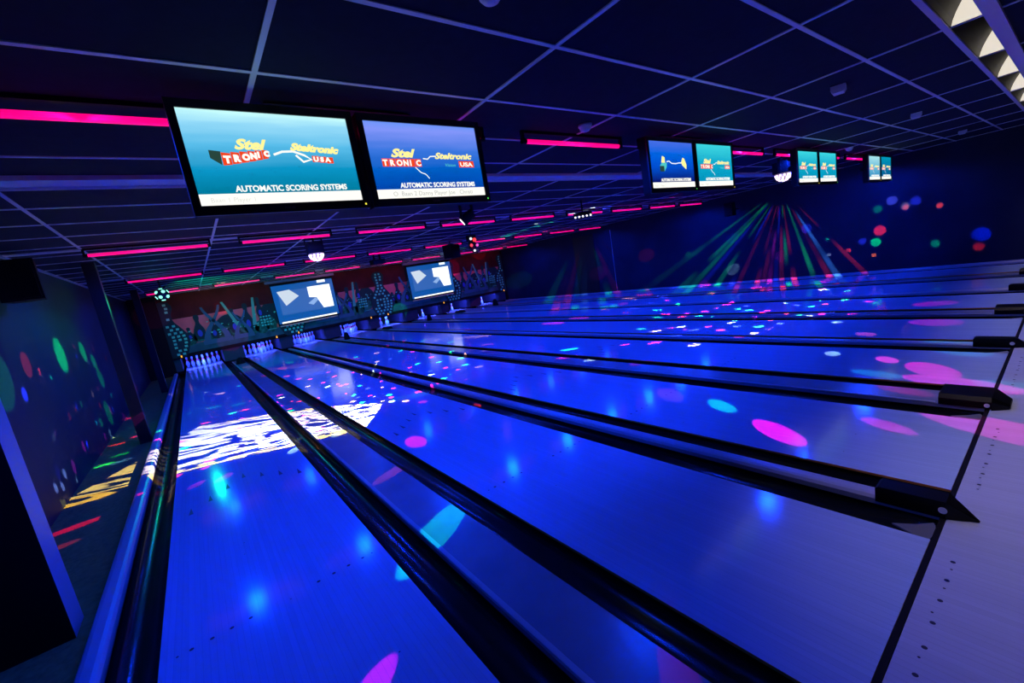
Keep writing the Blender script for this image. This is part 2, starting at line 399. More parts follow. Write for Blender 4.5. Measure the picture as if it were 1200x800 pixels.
ml('ledge_board', LEDGE, [rect(MX0, MX1, .585, .86)], -.1, .02)
ml('black_band_board', BLACKM, [rect(MX0, MX1, .47, .585)], -.1, .03)  # plain black band below the ledge board
def pinpoly(cx, z0, hgt, wmax, cut=None):
    prof = [(.28, 0), (.38, .06), (.5, .22), (.52, .32), (.47, .42), (.34, .53), (.22, .62), (.18, .68), (.19, .76), (.26, .86), (.26, .92), (.18, .98), (.06, 1)]
    return [(cx + r * wmax, z0 + z * hgt) for r, z in prof] + [(cx - r * wmax, z0 + z * hgt) for r, z in prof[::-1]]
def ell(cx, cz, rx, rz, n=18, a0=0, a1=2 * PI): return [(cx + rx * math.cos(a0 + (a1 - a0) * k / n), cz + rz * math.sin(a0 + (a1 - a0) * k / n)) for k in range(n + (0 if a1 - a0 > 6.28 else 1))]
towers = [(-.12), 3.42, 6.93, 10.3, 13.25]

for cx in towers:
    p = [(min(max(q[0], MX0), MX1), q[1]) for q in pinpoly(cx, .50, 1.82, .92)]
    tw = ml('pin_tower', GR2, [p], .03, .065); wins = []
    for r in range(15):
        z = .60 + r * .115; t = (z - .5) / 1.82
        pr_ = [(0, .28), (.06, .38), (.22, .5), (.32, .52), (.42, .47), (.53, .34), (.62, .22), (.7, .18), (.8, .2), (.9, .26), (1, .1)]
        hw = 0
        for (t0, a), (t1, b) in zip(pr_, pr_[1:]):
            if t0 <= t <= t1: hw = a + (b - a) * (t - t0) / (t1 - t0)
        hw = hw * .92 - .04; n = max(1, int(hw * 2 / .13))
        for k in range(n):
            wx = cx - hw + (k + .5) * 2 * hw / n
            if MX0 + .05 < wx < MX1 - .05 and random.random() < .85: wins.append(rect(wx - .04, wx + .04, z - .035, z + .035))
    wo = ml('tower_windows', WIN, wins, .066, .07); wo.parent = tw
bush = []; small = []; beams = []; arches = []; blues = []; domes = []; dwin = []
rnd = random.Random(3)
for a, b in zip(towers, towers[1:]):
    L = b - a; X = lambda t: a + t * L
    for k in range(9):
        t = .13 + .085 * k; bush.append(ell(X(t), .98 + rnd.uniform(0, .12), .17 + rnd.uniform(0, .08), .16 + rnd.uniform(0, .14)))
    domes.append([(q[0], max(q[1], .87)) for q in ell(X(.47), .9, .55, .72, 20, 0, PI)])
    domes.append([(q[0], max(q[1], .87)) for q in ell(X(.83), 1.0, .42, .80, 20, 0, PI)])
    for t, z, h_, ww in ((.14, .98, .42, .2), (.22, .95, .82, .30), (.50, .95, .85, .28), (.62, .95, .95, .30), (.74, 1.3, .74, .22), (.33, .9, .7, .25)):
        small.append(pinpoly(X(t), z, h_, ww)); blues.append(ell(X(t) , z + .25 * h_, ww * .22, h_ * .14, 12))
    for t0, t1 in ((.44, .53), (.70, .66)):
        beams.append([(X(t1) - .03, 1.1), (X(t1) + .09, 1.1), (X(t0) + .05, 2.05), (X(t0) - .02, 2.05)])
    for cx, s in ((X(.345), 1.0), (X(.56), .72)):
        # wishbone statues: two crossed curved horns on a plinth
        for sg in (-1, 1):
            o_, i_ = [], []
            for k in range(11):
                t = k / 10; zz = .86 + t * 1.12 * s; off = sg * s * (.27 * math.cos(t * 2.9) + .02); wd = .085 * s * (1 - .75 * t) + .01
                o_.append((cx + off + wd, zz)); i_.append((cx + off - wd, zz))
            arches.append(o_ + i_[::-1])
        arches.append(rect(cx - .42 * s, cx + .42 * s, .74, .88))
    for k in range(16): dwin.append(rect(X(.73) + (k % 4) * .09 - .02, X(.73) + (k % 4) * .09 + .04, 1.0 + (k // 4) * .1, 1.05 + (k // 4) * .1))
    for k in range(40):
        px = X(.12 + .8 * rnd.random()); pz = .95 + .55 * rnd.random(); s = rnd.uniform(.012, .03); dwin.append([(px - s, pz), (px, pz - s), (px + 2 * s, pz + .3 * s), (px, pz + s)])
    beams.append([(X(.76), .83), (X(.86), .83), (X(.84), .85), (X(.78), .855)])
cl = lambda ps: [[(min(max(q[0], MX0), MX1), q[1]) for q in p] for p in ps]
for q_ in cl([p for p in beams]): ml('light_beam', GRL, [q_], .035, .038)
for q_ in cl(domes): ml('dome_building', GR2, [q_], .0, .012)
for q_ in cl(bush): ml('shrub', GR1, [q_], .0125, .022)
for q_ in cl(small): ml('small_pin_tower', GR2, [q_], .023, .036)
for q_ in cl(blues): ml('blue_highlight', BLU, [q_], .0385, .042)
ml('lit_specks', WIN, cl(dwin), .0385, .041)
for q_ in cl(arches): ml('wishbone_statue', STEEL, [q_], .043, .055)
for n, (xx) in enumerate((.01, 2.80, 3.54, 6.30, 7.03, 9.70, 13.15)):
    bm = BM(); tube(bm, (0, 0, -.035), (0, 0, .035), .02, 10); box(bm, -.028, .028, .0, .03, -.045, .045, 1)
    o = obj('indicator_lamp', bm, [AMBER, BLACK]); o.location = (xx, YM - .098, .53)
    tag(o, 'tiny amber lamp under the mural, %s from the left' % NTH[n], 'indicator lamp', 'amber lamps under the mural')
bm = BM(); box(bm, XL, MX0 - .005, YM - .06, YM + .1, -.04, H); struct(obj('wall_niche', bm, BLACKM), 'black return wall left of the mural')
bm = BM(); box(bm, MX1 + .005, XR, YM - .06, YM + .1, -.04, H); struct(obj('wall_corner', bm, BLACKM), 'black return wall right of the mural')

# pit lamps
for i, (a, b) in enumerate(LANES):
    xc = (a + b) / 2
    lm = empty('pit_lamp', (xc, 17.33, .56), 'lamp tube behind the mask lighting the pins of the %s' % lane_name(i), 'lamp', 'pit lamps')
    bm = BM(); tube(bm, (-.45, 0, 0), (.45, 0, 0), .014, 8); obj('lamp_tube', bm, mat('pit_tube', (.3, .3, 1), .4, 0, (.1, .12, 1), .8), lm)
    bm = BM(); box(bm, -.5, .5, -.03, .03, .02, .035); obj('lamp_holder', bm, BLACK, lm)
    for dx in (-.3, .3): spot('pin_light', (xc + dx, 17.33, .53), (xc + dx * .6, 18.35, .1), 125, (.08, .10, 1), 110, .6, .02, lm)
    spot('head_pin_light', (xc, 17.40, .5), (xc, 18.0, .2), 22, (.7, .8, 1), 5, .5, .01, lm)

# ================================================================== PROJECTION SCREENS
def em(name, c, s=1.0): return mat(name, (.02, .02, .02), .5, 0, c, s)
SB = em('screen_blue', (.0, .085, .36)); SW = em('screen_white', (.85, .95, 1), 1.3); SM = em('screen_mid_blue', (.03, .13, .42)); SL = em('screen_light_blue', (.30, .5, .85), .9)
for n, (x0, x1) in enumerate(((2.98, 5.08), (8.18, 10.29))):
    wd = x1 - x0; yy = 16.86
    r = empty('projection_screen', ((x0 + x1) / 2, yy, .95), ('blue projection screen hanging in front of the mural, the left one', 'blue projection screen hanging in front of the mural, the right one')[n], 'screen')
    h = wd / 2
    def P(nm, m, polys, d0, d1, par=r):
        bm = BM()
        for p in polys: prism(bm, p, 'y', -d1, -d0)
        return obj(nm, bm, m, par)
    Xf = lambda u: -h + u * wd
    Zf = lambda v: v * 1.36
    cloth = P('screen_cloth', SB, [rect(-h, h, 0, 1.36)], 0, .01)
    P('screen_border', BLACKM, [rect(-h - .03, -h, -.05, 1.44), rect(h, h + .03, -.05, 1.44), rect(-h, h, 1.36, 1.44), rect(-h, h, -.05, 0)], -.002, .012)
    P('projected_dark_area', SM, [rect(Xf(.08), Xf(.93), Zf(.22), Zf(.84))], .0105, .012, cloth)
    P('projected_white_shape', em('screen_grey_white', lin(205, 220, 232)), [[(Xf(.07), Zf(.84)), (Xf(.27), Zf(.86)), (Xf(.40), Zf(.66)), (Xf(.17), Zf(.45))]], .0125, .014, cloth)
    P('projected_white_shape', SW, [[(Xf(.56), Zf(.86)), (Xf(.94), Zf(.86)), (Xf(.94), Zf(.24)), (Xf(.76), Zf(.24)), (Xf(.68), Zf(.55)), (Xf(.56), Zf(.58))]], .0125, .014, cloth)
    P('projected_light_area', SL, [[(Xf(.52), Zf(.42)), (Xf(.66), Zf(.55)), (Xf(.70), Zf(.48)), (Xf(.60), Zf(.36))]], .0122, .0124, cloth)
    P('projected_white_tab', SW, [rect(Xf(.74), Xf(.88), Zf(.93), Zf(1.0))], .0125, .014, cloth)
    P('projected_white_bar', em('screen_warm_white', (1, 1, .85), 1.3), [rect(Xf(.04), Xf(.96), -.0, .055)], .0125, .014, cloth)
    P('bottom_bar', mat('brass_bar', (.6, .55, .25), .35, .0), [rect(Xf(0), Xf(.96), -.10, -.06)], .0, .03)
    P('roller_housing', mat('roller_blue', (.12, .18, .34), .4), [rect(-h - .15, h + .1, 1.46, 1.54)], -.04, .08)

# ================================================================== CEILING TUBES
def tube_fix(x0, x1, y, z=2.44, label='', grp=None):
    r = empty('tube_light', ((x0 + x1) / 2, y, z), label, 'tube light', grp); h = (x1 - x0) / 2
    bm = BM(); tube(bm, (-h, 0, 0), (h, 0, 0), .017, 10); obj('tube', bm, TUBE, r)
    bm = BM(); box(bm, -h - .04, h + .04, -.013, .013, .058, .079); tube(bm, (-h - .04, 0, 0), (-h, 0, 0), .02, 10); tube(bm, (h, 0, 0), (h + .04, 0, 0), .02, 10)
    box(bm, -h - .04, -h - .02, -.013, .013, 0, .06); box(bm, h + .02, h + .04, -.013, .013, 0, .06); obj('batten', bm, BLACKM, r)
    return r
starts = [-.27, 1.25, 2.82, 4.30, 5.86, 7.42, 8.93, 10.45, 11.85]
RN = ['nearest', 'second', 'third', 'last']
NT = list(NTH) + ['ninth']
for rn, (y, rw) in enumerate(((2.27, 1), (6.40, 1), (10.25, 1), (14.5, 1))):
    for k, s0 in enumerate(starts):
        t = tube_fix(s0 + .02, s0 + 1.15, y, 2.44, 'pink glowing tube in the %s row across the ceiling, %s from the left' % (RN[rn], NT[k]), 'pink tubes of the %s row' % RN[rn])
        spot('ultraviolet_light', (s0 + .58, y, 2.415), (s0 + .58, y + .25, 0), 172, UV_COL, UV_W * (1.0, 1.0, .78, .5)[rn], .35, .09, t)
# added spots with no fixture of their own, so the mural colours show
for xx in (1.5, 5.4, 8.3, 12.0):
    tt = spot('added_mural_wash', (xx, 14.5, 2.40), (xx, 17.1, 1.6), 100, (1, .26, .28), WASH_W, .6, .02)

# ================================================================== LOUVRE FIXTURES
FL = mat('lilac_flange', (.62, .56, .70), .5)
bm = BM()
box(bm, 2.18, XR, .186, .216, H - .02, H + .002); box(bm, 2.18, XR, -.028, .044, H - .02, H + .002)
struct(obj('trim_9', bm, FL), 'pale lilac flanges either side of the recessed ceiling lights')
RIN = mat('louvre_trough', (.010, .004, .010), .5, spec=.2)
for k in range(9):
    x1 = GX0 + GDX * (3 + k); x0 = x1 - GDX + .006
    if x1 > XR: break
    r = empty('recessed_light', (x0, .115, H), 'recessed louvre ceiling light above the foul line, %s from the left' % NT[k], 'ceiling light', 'recessed louvre lights')
    Lx = x1 - x0 - .006
    bm = BM()                                             # curved reflector on one side, straight on the other, closed on top
    left = [(.068, -.01), (.060, .03), (.046, .07), (.027, .11), (.002, .155), (-.022, .19), (-.040, .21)]
    prism(bm, left + [(q[0] + .005, q[1] + .004) for q in left[::-1]], 'x', 0, Lx)
    prism(bm, [(-.068, -.01), (-.064, .06), (-.052, .12), (-.050, .215), (-.056, .215), (-.058, .12), (-.069, .06), (-.074, -.01)], 'x', 0, Lx)
    box(bm, 0, Lx, -.06, -.02, .212, .218); box(bm, 0, .006, -.05, .05, .02, .21)
    obj('reflector', bm, RIN, r)
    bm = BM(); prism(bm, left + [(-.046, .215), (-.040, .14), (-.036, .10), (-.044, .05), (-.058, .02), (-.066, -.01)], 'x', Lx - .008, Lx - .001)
    bl = obj('end_blade', bm, mat('blade_painted_glow', (.5, .48, .45), .5, 0, (1, .90, .74), .8), r); bl['label'] = 'bright end blade with lamp light put in as glow'  # emission on the blade stands in for lamp light falling on it
    bm = BM(); box(bm, Lx - .012, Lx + .006, -.07, .07, -.012, -.004); obj('cross_bar', bm, GRID, r)
    spot('louvre_lamp', (x0 + Lx * .5, .115, H - .03), (x0 + Lx * .5 + .3, -.75, 0), 80, (1, .80, .95), WARM_W, 1, .02, r)

# ================================================================== TELEVISIONS
def emgrad(name, stops, z0, z1, s=1.0, diag=0.0):
    """screen picture: colours changing from bottom to top of the picture"""
    m = mat(name, (.01, .01, .01), .3); nt = m.node_tree; b = nt.nodes['Principled BSDF']
    tc = nt.nodes.new('ShaderNodeTexCoord'); sp = nt.nodes.new('ShaderNodeSeparateXYZ'); nt.links.new(tc.outputs['Object'], sp.inputs[0])
    n = nt.nodes.new('ShaderNodeTexNoise'); mp = nt.nodes.new('ShaderNodeMapping'); mp.inputs['Scale'].default_value = (1.2, 1, 14); nt.links.new(tc.outputs['Object'], mp.inputs[0]); nt.links.new(mp.outputs[0], n.inputs['Vector']); n.inputs['Scale'].default_value = 2
    ad = nt.nodes.new('ShaderNodeMath'); ad.operation = 'MULTIPLY_ADD'; nt.links.new(n.outputs['Fac'], ad.inputs[0]); ad.inputs[1].default_value = .07; nt.links.new(sp.outputs[2], ad.inputs[2])
    ad2 = nt.nodes.new('ShaderNodeMath'); ad2.operation = 'MULTIPLY_ADD'; nt.links.new(sp.outputs[0], ad2.inputs[0]); ad2.inputs[1].default_value = diag; nt.links.new(ad.outputs[0], ad2.inputs[2])
    mr = nt.nodes.new('ShaderNodeMapRange'); mr.inputs[1].default_value = z0 + .035; mr.inputs[2].default_value = z1 + .035; nt.links.new(ad2.outputs[0], mr.inputs[0])
    r = nt.nodes.new('ShaderNodeValToRGB'); cr = r.color_ramp
    while len(cr.elements) < len(stops): cr.elements.new(.5)
    for e, (p, c) in zip(cr.elements, stops): e.position = p; e.color = (*c, 1)
    nt.links.new(mr.outputs[0], r.inputs[0]); nt.links.new(r.outputs[0], b.inputs['Emission Color']); b.inputs['Emission Strength'].default_value = s
    return m
TVW, TVH = .735, .42
GA = emgrad('picture_teal_blue', [(0, lin(0, 125, 160)), (.3, lin(10, 150, 200)), (.6, lin(90, 190, 235)), (.85, lin(150, 220, 250)), (1, lin(200, 255, 255))], -.15, .21, 1.0)
GB = emgrad('picture_blue', [(0, lin(0, 70, 175)), (.3, lin(0, 95, 200)), (.6, lin(60, 120, 225)), (.9, lin(130, 150, 250)), (1, lin(110, 150, 250))], -.15, .21, 1.0)
GC = emgrad('picture_deep_blue', [(0, lin(5, 20, 110)), (.4, lin(0, 80, 210)), (.7, lin(0, 100, 225)), (1, lin(70, 110, 230))], -.15, .21, 1.0)
GD = emgrad('picture_cyan', [(0, lin(0, 150, 190)), (.5, lin(10, 170, 205)), (1, lin(60, 215, 225))], -.15, .21, 1.0)
GE = emgrad('picture_pale', [(0, lin(60, 150, 200)), (.5, lin(110, 190, 220)), (1, lin(170, 230, 235))], -.15, .21, 1.0)
GF = emgrad('picture_dark_teal', [(0, lin(0, 90, 150)), (.5, lin(0, 120, 170)), (1, lin(0, 150, 180))], -.15, .21, 1.0)
TW = em('picture_white', (1, 1, .92), 1.05); TY = em('picture_yellow', lin(255, 240, 150), 1.1); TR = em('picture_red', lin(245, 70, 25), 1.0); TG = em('picture_dark', lin(40, 70, 60)); TGY = em('picture_grey', lin(190, 190, 190)); TO = em('picture_peach', lin(255, 170, 110))
def stroke(pts, wd):
    o_, i_ = [], []
    for k, (px, pz) in enumerate(pts):
        a = pts[max(0, k - 1)]; b = pts[min(len(pts) - 1, k + 1)]; dx, dz = b[0] - a[0], b[1] - a[1]; l = math.hypot(dx, dz) or 1
        nx, nz = -dz / l * wd / 2, dx / l * wd / 2; o_.append((px + nx, pz + nz)); i_.append((px - nx, pz - nz))
    return [[o_[k], o_[k + 1], i_[k + 1], i_[k]] for k in range(len(pts) - 1)]
TVL = []
def tv(xc, grad, label, mode, led, first=False):
    YT = 2.03
    r = empty('television', (xc, YT, 2.21), label, 'television', 'score televisions')
    w2, h2 = TVW / 2, TVH / 2
    bm = BM(); box(bm, -w2 - .032, w2 + .032, .012, .085, -h2 - .042, h2 + .035, 0, .006)
    prism(bm, [(-w2 + .1, -.12), (w2 - .1, -.12), (w2 - .14, .14), (-w2 + .14, .14)], 'y', .086, .12); obj('housing', bm, BLACKM, r)
    bm = BM()
    for p in (rect(-w2 - .033, w2 + .033, h2 + .0, h2 + .037), rect(-w2 - .033, w2 + .033, -h2 - .043, -h2), rect(-w2 - .033, -w2, -h2, h2), rect(w2, w2 + .033, -h2, h2)): prism(bm, p, 'y', -.004, .011)
    obj('bezel', bm, mat('bezel_black', (.012, .008, .012), .3), r)
    sc = boxobj('screen', grad, r, -w2, w2, .004, .010, -h2, h2)
    def P(nm, m, polys, d=.0005):
        bm = BM()
        for p in polys: prism(bm, p, 'y', .0035 - d, .004 - d * .2)
        return obj(nm, bm, m, sc)
    P('ticker_bar', TW, [rect(-w2, w2, -h2, -h2 + .052)])
    T = lambda s, size, m, nm, px, pz, sx=1, sh=0, off=0, roll=0, al='LEFT': text(s, size, m, sc, nm, (px, .0022, pz), sx, sh, off, 0, al, roll)
    if mode != 'logo':
        T('AUTOMATIC SCORING SYSTEMS', .038, TW, 'banner_lettering', .04, -h2 + .060, .93, 0, .0012, 0, 'CENTER')
    else:
        T('AUTOMATIC SCORING SYSTEMS', .038, TW, 'banner_lettering', 0.0, -h2 + .058, .93, 0, .0012, 0, 'CENTER')
    if mode == 'tickerb':
        T('O  Baan 2 Danny Player Joe   Christi', .036, TGY, 'ticker_lettering', 0, -h2 + .014, 1.02, 0, 0, 0, 'CENTER')
    else:
        T('Baan 1 Player 1', .03, mat('faint_grey', (.0, .0, .0), .5, 0, lin(225, 225, 222), 1), 'ticker_lettering', -w2 + .04, -h2 + .014, 1.0)
    if mode in ('logo', 'far', 'tickerb', 'rot'):
        z0 = .0
        if mode == 'rot':
            P('logo_block_side', TG, [[(-.245, -.03), (-.285, -.0), (-.285, .035), (-.24, .03)]])
            bl = [[(-.24 + .04 * k * (1 - .03 * k) , -.032 + .006 * k), (-.24 + .04 * (k + 1) * (1 - .03 * (k + 1)) - .002, -.028 + .006 * k), (-.24 + .04 * (k + 1) * (1 - .03 * (k + 1)) - .002, .022 + .0035 * k), (-.24 + .04 * k * (1 - .03 * k), .026 + .003 * k)] for k in range(6)]
            P('logo_blocks', TR, bl, .0006)
            for k, ch in enumerate('TRONIC'): T(ch, .042 - .002 * k, TW, 'logo_lettering', -.232 + .04 * k * (1 - .03 * k), -.02 + .0065 * k, 1, 0, .003)
            T('Stel', .062, TY, 'logo_lettering', -.18, .043, 1.3, .35, .003)
            T('Steltronic', .046, TY, 'logo_lettering', .06, .045, 1.25, .35, .003, .06)
            P('logo_blocks', TR, [rect(.155 + .035 * k, .188 + .035 * k, -.012 - .003 * k, .018 - .003 * k) for k in range(3)], .0006)
            T('U S A', .03, TW, 'logo_lettering', .160, -.008, 1.15, 0, .002, .03)
            lg = stroke([(-.02, .02), (.02, .035), (.07, .038), (.12, .02), (.15, -.0), (.11, -.012), (.08, .02)], .010)
        else:
            P('logo_blocks', TR, [rect(-.30 + .041 * k, -.262 + .041 * k, -.032, .012) for k in range(6)], .0006)
            for k, ch in enumerate('TRONIC'): T(ch, .044, TW, 'logo_lettering', -.296 + .041 * k, -.026, 1, 0, .002)
            T('Stel', .062, TY, 'logo_lettering', -.24, .022, 1.45, .35, .003)
            T('Steltronic', .048, TY, 'logo_lettering', .04, .016, 1.38, .35, .002)
            T('Vision', .026, em('picture_teal_text', lin(80, 200, 200)), 'logo_lettering', .10, -.03, 1.2, .3)
            P('logo_blocks', TR, [rect(.205 + .038 * k, .241 + .038 * k, -.034, .004) for k in range(3)], .0006)
            T('USA', .034, TW, 'logo_lettering', .212, -.028, 1.5, 0, .001)
            lg = stroke([(-.04, .015), (-.01, .012), (.01, .028), (.05, .03)], .006) + stroke([(-.10, -.035), (-.07, -.065), (-.04, -.075), (-.02, -.10)], .005)
        P('lightning_line', TW, lg, .0007)
    if mode == 'boxes':
        P('logo_block_side', TG, [rect(-.22, -.15, -.06, -.01)]); P('logo_block_front', em('picture_teal_text', lin(80, 200, 200)), [[(-.15, -.06), (-.11, -.02), (-.10, .02), (-.15, -.01)], [(-.22, -.01), (-.15, -.01), (-.10, .02), (-.18, .02)]], .0006)
        P('logo_mark', TY, [[(-.19, .02), (-.13, .02), (-.13, .07), (-.17, .08), (-.18, .05)], [(.16, .0), (.23, -.04), (.24, .0), (.21, .06), (.18, .07), (.15, .03)]], .0006)
        P('lightning_line', TW, stroke([(-.10, .03), (-.06, .035), (-.02, .015), (.05, .012), (.10, .02), (.15, .02)], .009), .0007)
    P2 = text('PHILIPS', .014, mat('bezel_mark', (.3, .15, .25), .5), r, 'maker_mark', (-.03, -.0052, -h2 - .028), 1.1)
    bm = BM(); box(bm, w2 + .008, w2 + .016, -.007, -.003, -h2 - .026, -h2 - .018); obj('status_light', bm, led, r)
    return r
pairs = [(.637, 1.463), (4.085, 4.895), (7.535, 8.355), (10.86, 11.67)]
modes = [('rot', GA, LEDY), ('tickerb', GB, LEDG), ('boxes', GC, LEDG), ('far', GD, LEDY), ('far', GD, LEDY), ('far', GD, LEDG), ('far', GE, LEDY), ('far', GF, LEDG)]
desc = ['pale teal-blue screen, largest and leftmost television under the ceiling', 'violet-blue screen television, right one of the nearest pair', 'deep blue screen television with boxes logo, left one of the second pair', 'cyan screen television, right one of the second pair',
        'cyan screen television, left one of the third pair', 'cyan screen television, right one of the third pair', 'pale washed-out screen television, left one of the farthest pair', 'dark teal screen television, rightmost and farthest of all']
for n, pr_ in enumerate(pairs):
    for s in (0, 1):
        md, g, led = modes[2 * n + s]
        tv(pr_[s] + TVW / 2, g, desc[2 * n + s], md, led)
    xc = (pr_[0] + pr_[1] + TVW) / 2
    r = empty('television_bracket', (xc, 2.172, H), 'black ceiling bracket behind the %s pair of televisions' % ('nearest', 'second', 'third', 'farthest')[n], 'bracket', 'television brackets')
    bm = BM(); box(bm, -.7, .7, -.02, .012, -.33, -.27); box(bm, -.7, .7, -.02, .012, -.19, -.15); obj('crossbar', bm, BLACKM, r)
    bm = BM()
    for dx in (-.3, .3): tube(bm, (dx, .02, -.34), (dx, .02, -.008), .014, 10)
    obj('drop_pole', bm, BLACKM, r); boxobj('ceiling_plate', BLACKM, r, -.4, .4, -.04, .045, -.012, -.0065)

# ================================================================== CEILING DEVICES
def detector(x, y, n, lab):
    o = BM(); prism(o, [(-.05, 0), (-.05, -.03), (-.035, -.055), (.035, -.055), (.05, -.03), (.05, 0)], 'x', -.055, .055)
    o = obj('motion_sensor', o, WHITEP); o.location = (x, y, H - .003); o.rotation_euler = (0, 0, .2); tag(o, lab, 'sensor', 'box sensors on the ceiling')
detector(5.13, .90, 0, 'white boxy sensor on the ceiling, nearest of the three'); detector(7.95, .9, 1, 'white boxy sensor on the ceiling, middle of the three'); detector(11.6, .93, 2, 'white boxy sensor on the ceiling, farthest of the three')
for x, y, lab in ((3.30, 2.06, 'round white smoke detector right of the nearest televisions'), (3.33, 7.85, 'round white smoke detector behind the second row of tubes'), (9.65, 2.0, 'round white smoke detector between the two far television pairs'), (1.62, .99, 'round white smoke detector at the top edge of the picture')):
    bm = BM(); lathe(bm, [(0.001, 0), (.055, 0), (.055, -.012), (.05, -.02), (.046, -.022), (.044, -.034), (.03, -.05), (.012, -.054), (0.001, -.054)], 20)
    o = obj('smoke_detector', bm, WHITEP, None, True); o.location = (x, y, H - .003); tag(o, lab, 'smoke detector', 'smoke detectors')
# loudspeakers
def speaker(loc, dims, rz, label, arm=((0, .1, 0), (0, .2, 0))):
    r = empty('loudspeaker', loc, label, 'loudspeaker', 'wall loudspeakers', rz); a, b, c = dims
    bm = BM(); prism(bm, [(-a / 2, -b / 2), (a / 2, -b / 2), (a / 2 - .03, b / 2), (-a / 2 + .03, b / 2)], 'z', -c / 2, c / 2); obj('cabinet', bm, BLACKM, r)
    bm = BM(); box(bm, -a / 2 + .02, a / 2 - .02, -b / 2 - .012, -b / 2 - .001, -c / 2 + .02, c / 2 - .02, 0, .004); obj('grille', bm, BLACK, r)
    bm = BM(); tube(bm, arm[0], arm[1], .016, 8); obj('mounting_arm', bm, BLACK, r)
    return r
speaker((-.74, 5.97, 2.19), (.30, .24, .40), 0.0, 'black loudspeaker under the ceiling at the left edge of the picture', ((-.12, 0, .05), (-.17, 0, .05)))
speaker((12.95, 5.55, 2.10), (.24, .22, .36), -PI / 2, 'black loudspeaker on the right wall past the second televisions', ((0, .1, 0), (0, .45, 0)))
speaker((6.5, 10.0, 2.24), (.40, .3, .36), .4, 'black loudspeaker hanging above the right projection screen', ((0, 0, .17), (0, 0, .277)))
bm = BM(); box(bm, -.17, .17, -.15, .15, -.07, .07, 0, .01); box(bm, -.1, -.06, -.02, .02, .07, .22); box(bm, .06, .10, -.02, .02, .07, .22); tube(bm, (.05, .15, 0), (.05, .17, 0), .04, 14)
o = obj('projector', bm, BLACKM); o.location = (4.86, 11.2, 2.297); tag(o, 'small black projector hanging between the two projection screens', 'projector')

# ================================================================== EFFECT LIGHTS
def gobo(l, build):
    """slide inside a projector: colour of the beam as a function of its direction in the lamp's own frame"""
    l.use_nodes = True; nt = l.node_tree; nt.nodes.clear(); L = nt.links
    out = nt.nodes.new('ShaderNodeOutputLight'); e = nt.nodes.new('ShaderNodeEmission'); L.new(e.outputs[0], out.inputs[0])
    tc = nt.nodes.new('ShaderNodeTexCoord'); sp = nt.nodes.new('ShaderNodeSeparateXYZ'); L.new(tc.outputs['Normal'], sp.inputs[0])
    def M(op, *a):
        n = nt.nodes.new('ShaderNodeMath'); n.operation = op
        for k, v in enumerate(a):
            if isinstance(v, (int, float)): n.inputs[k].default_value = v
            else: L.new(v, n.inputs[k])
        return n.outputs[0]
    az = M('ABSOLUTE', sp.outputs[2])
    u = M('DIVIDE', sp.outputs[0], az); v = M('DIVIDE', sp.outputs[1], az)
    build(nt, L, M, u, v, tc.outputs['Normal'], e)
def comb(nt, L, a, b, c=0.0):
    n = nt.nodes.new('ShaderNodeCombineXYZ')
    for k, v in enumerate((a, b, c)):
        if isinstance(v, (int, float)): n.inputs[k].default_value = v
        else: L.new(v, n.inputs[k])
    return n.outputs[0]
def ramp(nt, L, fac, stops, interp='CONSTANT'):
    r = nt.nodes.new('ShaderNodeValToRGB'); r.color_ramp.interpolation = interp; cr = r.color_ramp
    while len(cr.elements) < len(stops): cr.elements.new(.5)
    for e, (p, c) in zip(cr.elements, stops): e.position = p; e.color = (*c, 1)
    L.new(fac, r.inputs[0]); return r.outputs[0]
RED = (1, .03, .03); GRN = (.02, 1, .18); BLUE = (.03, .05, 1); PNK = (1, .02, .45); CYN = (0, .8, .75); PEACH = (1, .45, .25); WHT = (1, 1, 1)
def dots_build(scale, rad, density, gain):
    def f(nt, L, M, u, v, nrm, e):
        vo = nt.nodes.new('ShaderNodeTexVoronoi'); vo.inputs['Scale'].default_value = scale; vo.inputs['Randomness'].default_value = .75; L.new(nrm, vo.inputs['Vector'])
        dot = M('LESS_THAN', vo.outputs['Distance'], rad)
        s = nt.nodes.new('ShaderNodeSeparateColor'); L.new(vo.outputs['Color'], s.inputs[0])
        on = M('LESS_THAN', s.outputs[0], density)
        col = ramp(nt, L, s.outputs[1], [(0, PNK), (.24, RED), (.40, PEACH), (.52, GRN), (.72, BLUE), (.84, PNK), (.93, (.7, 1, .8))])
        L.new(col, e.inputs[0]); L.new(M('MULTIPLY', M('MULTIPLY', dot, on), gain), e.inputs[1])
    return f
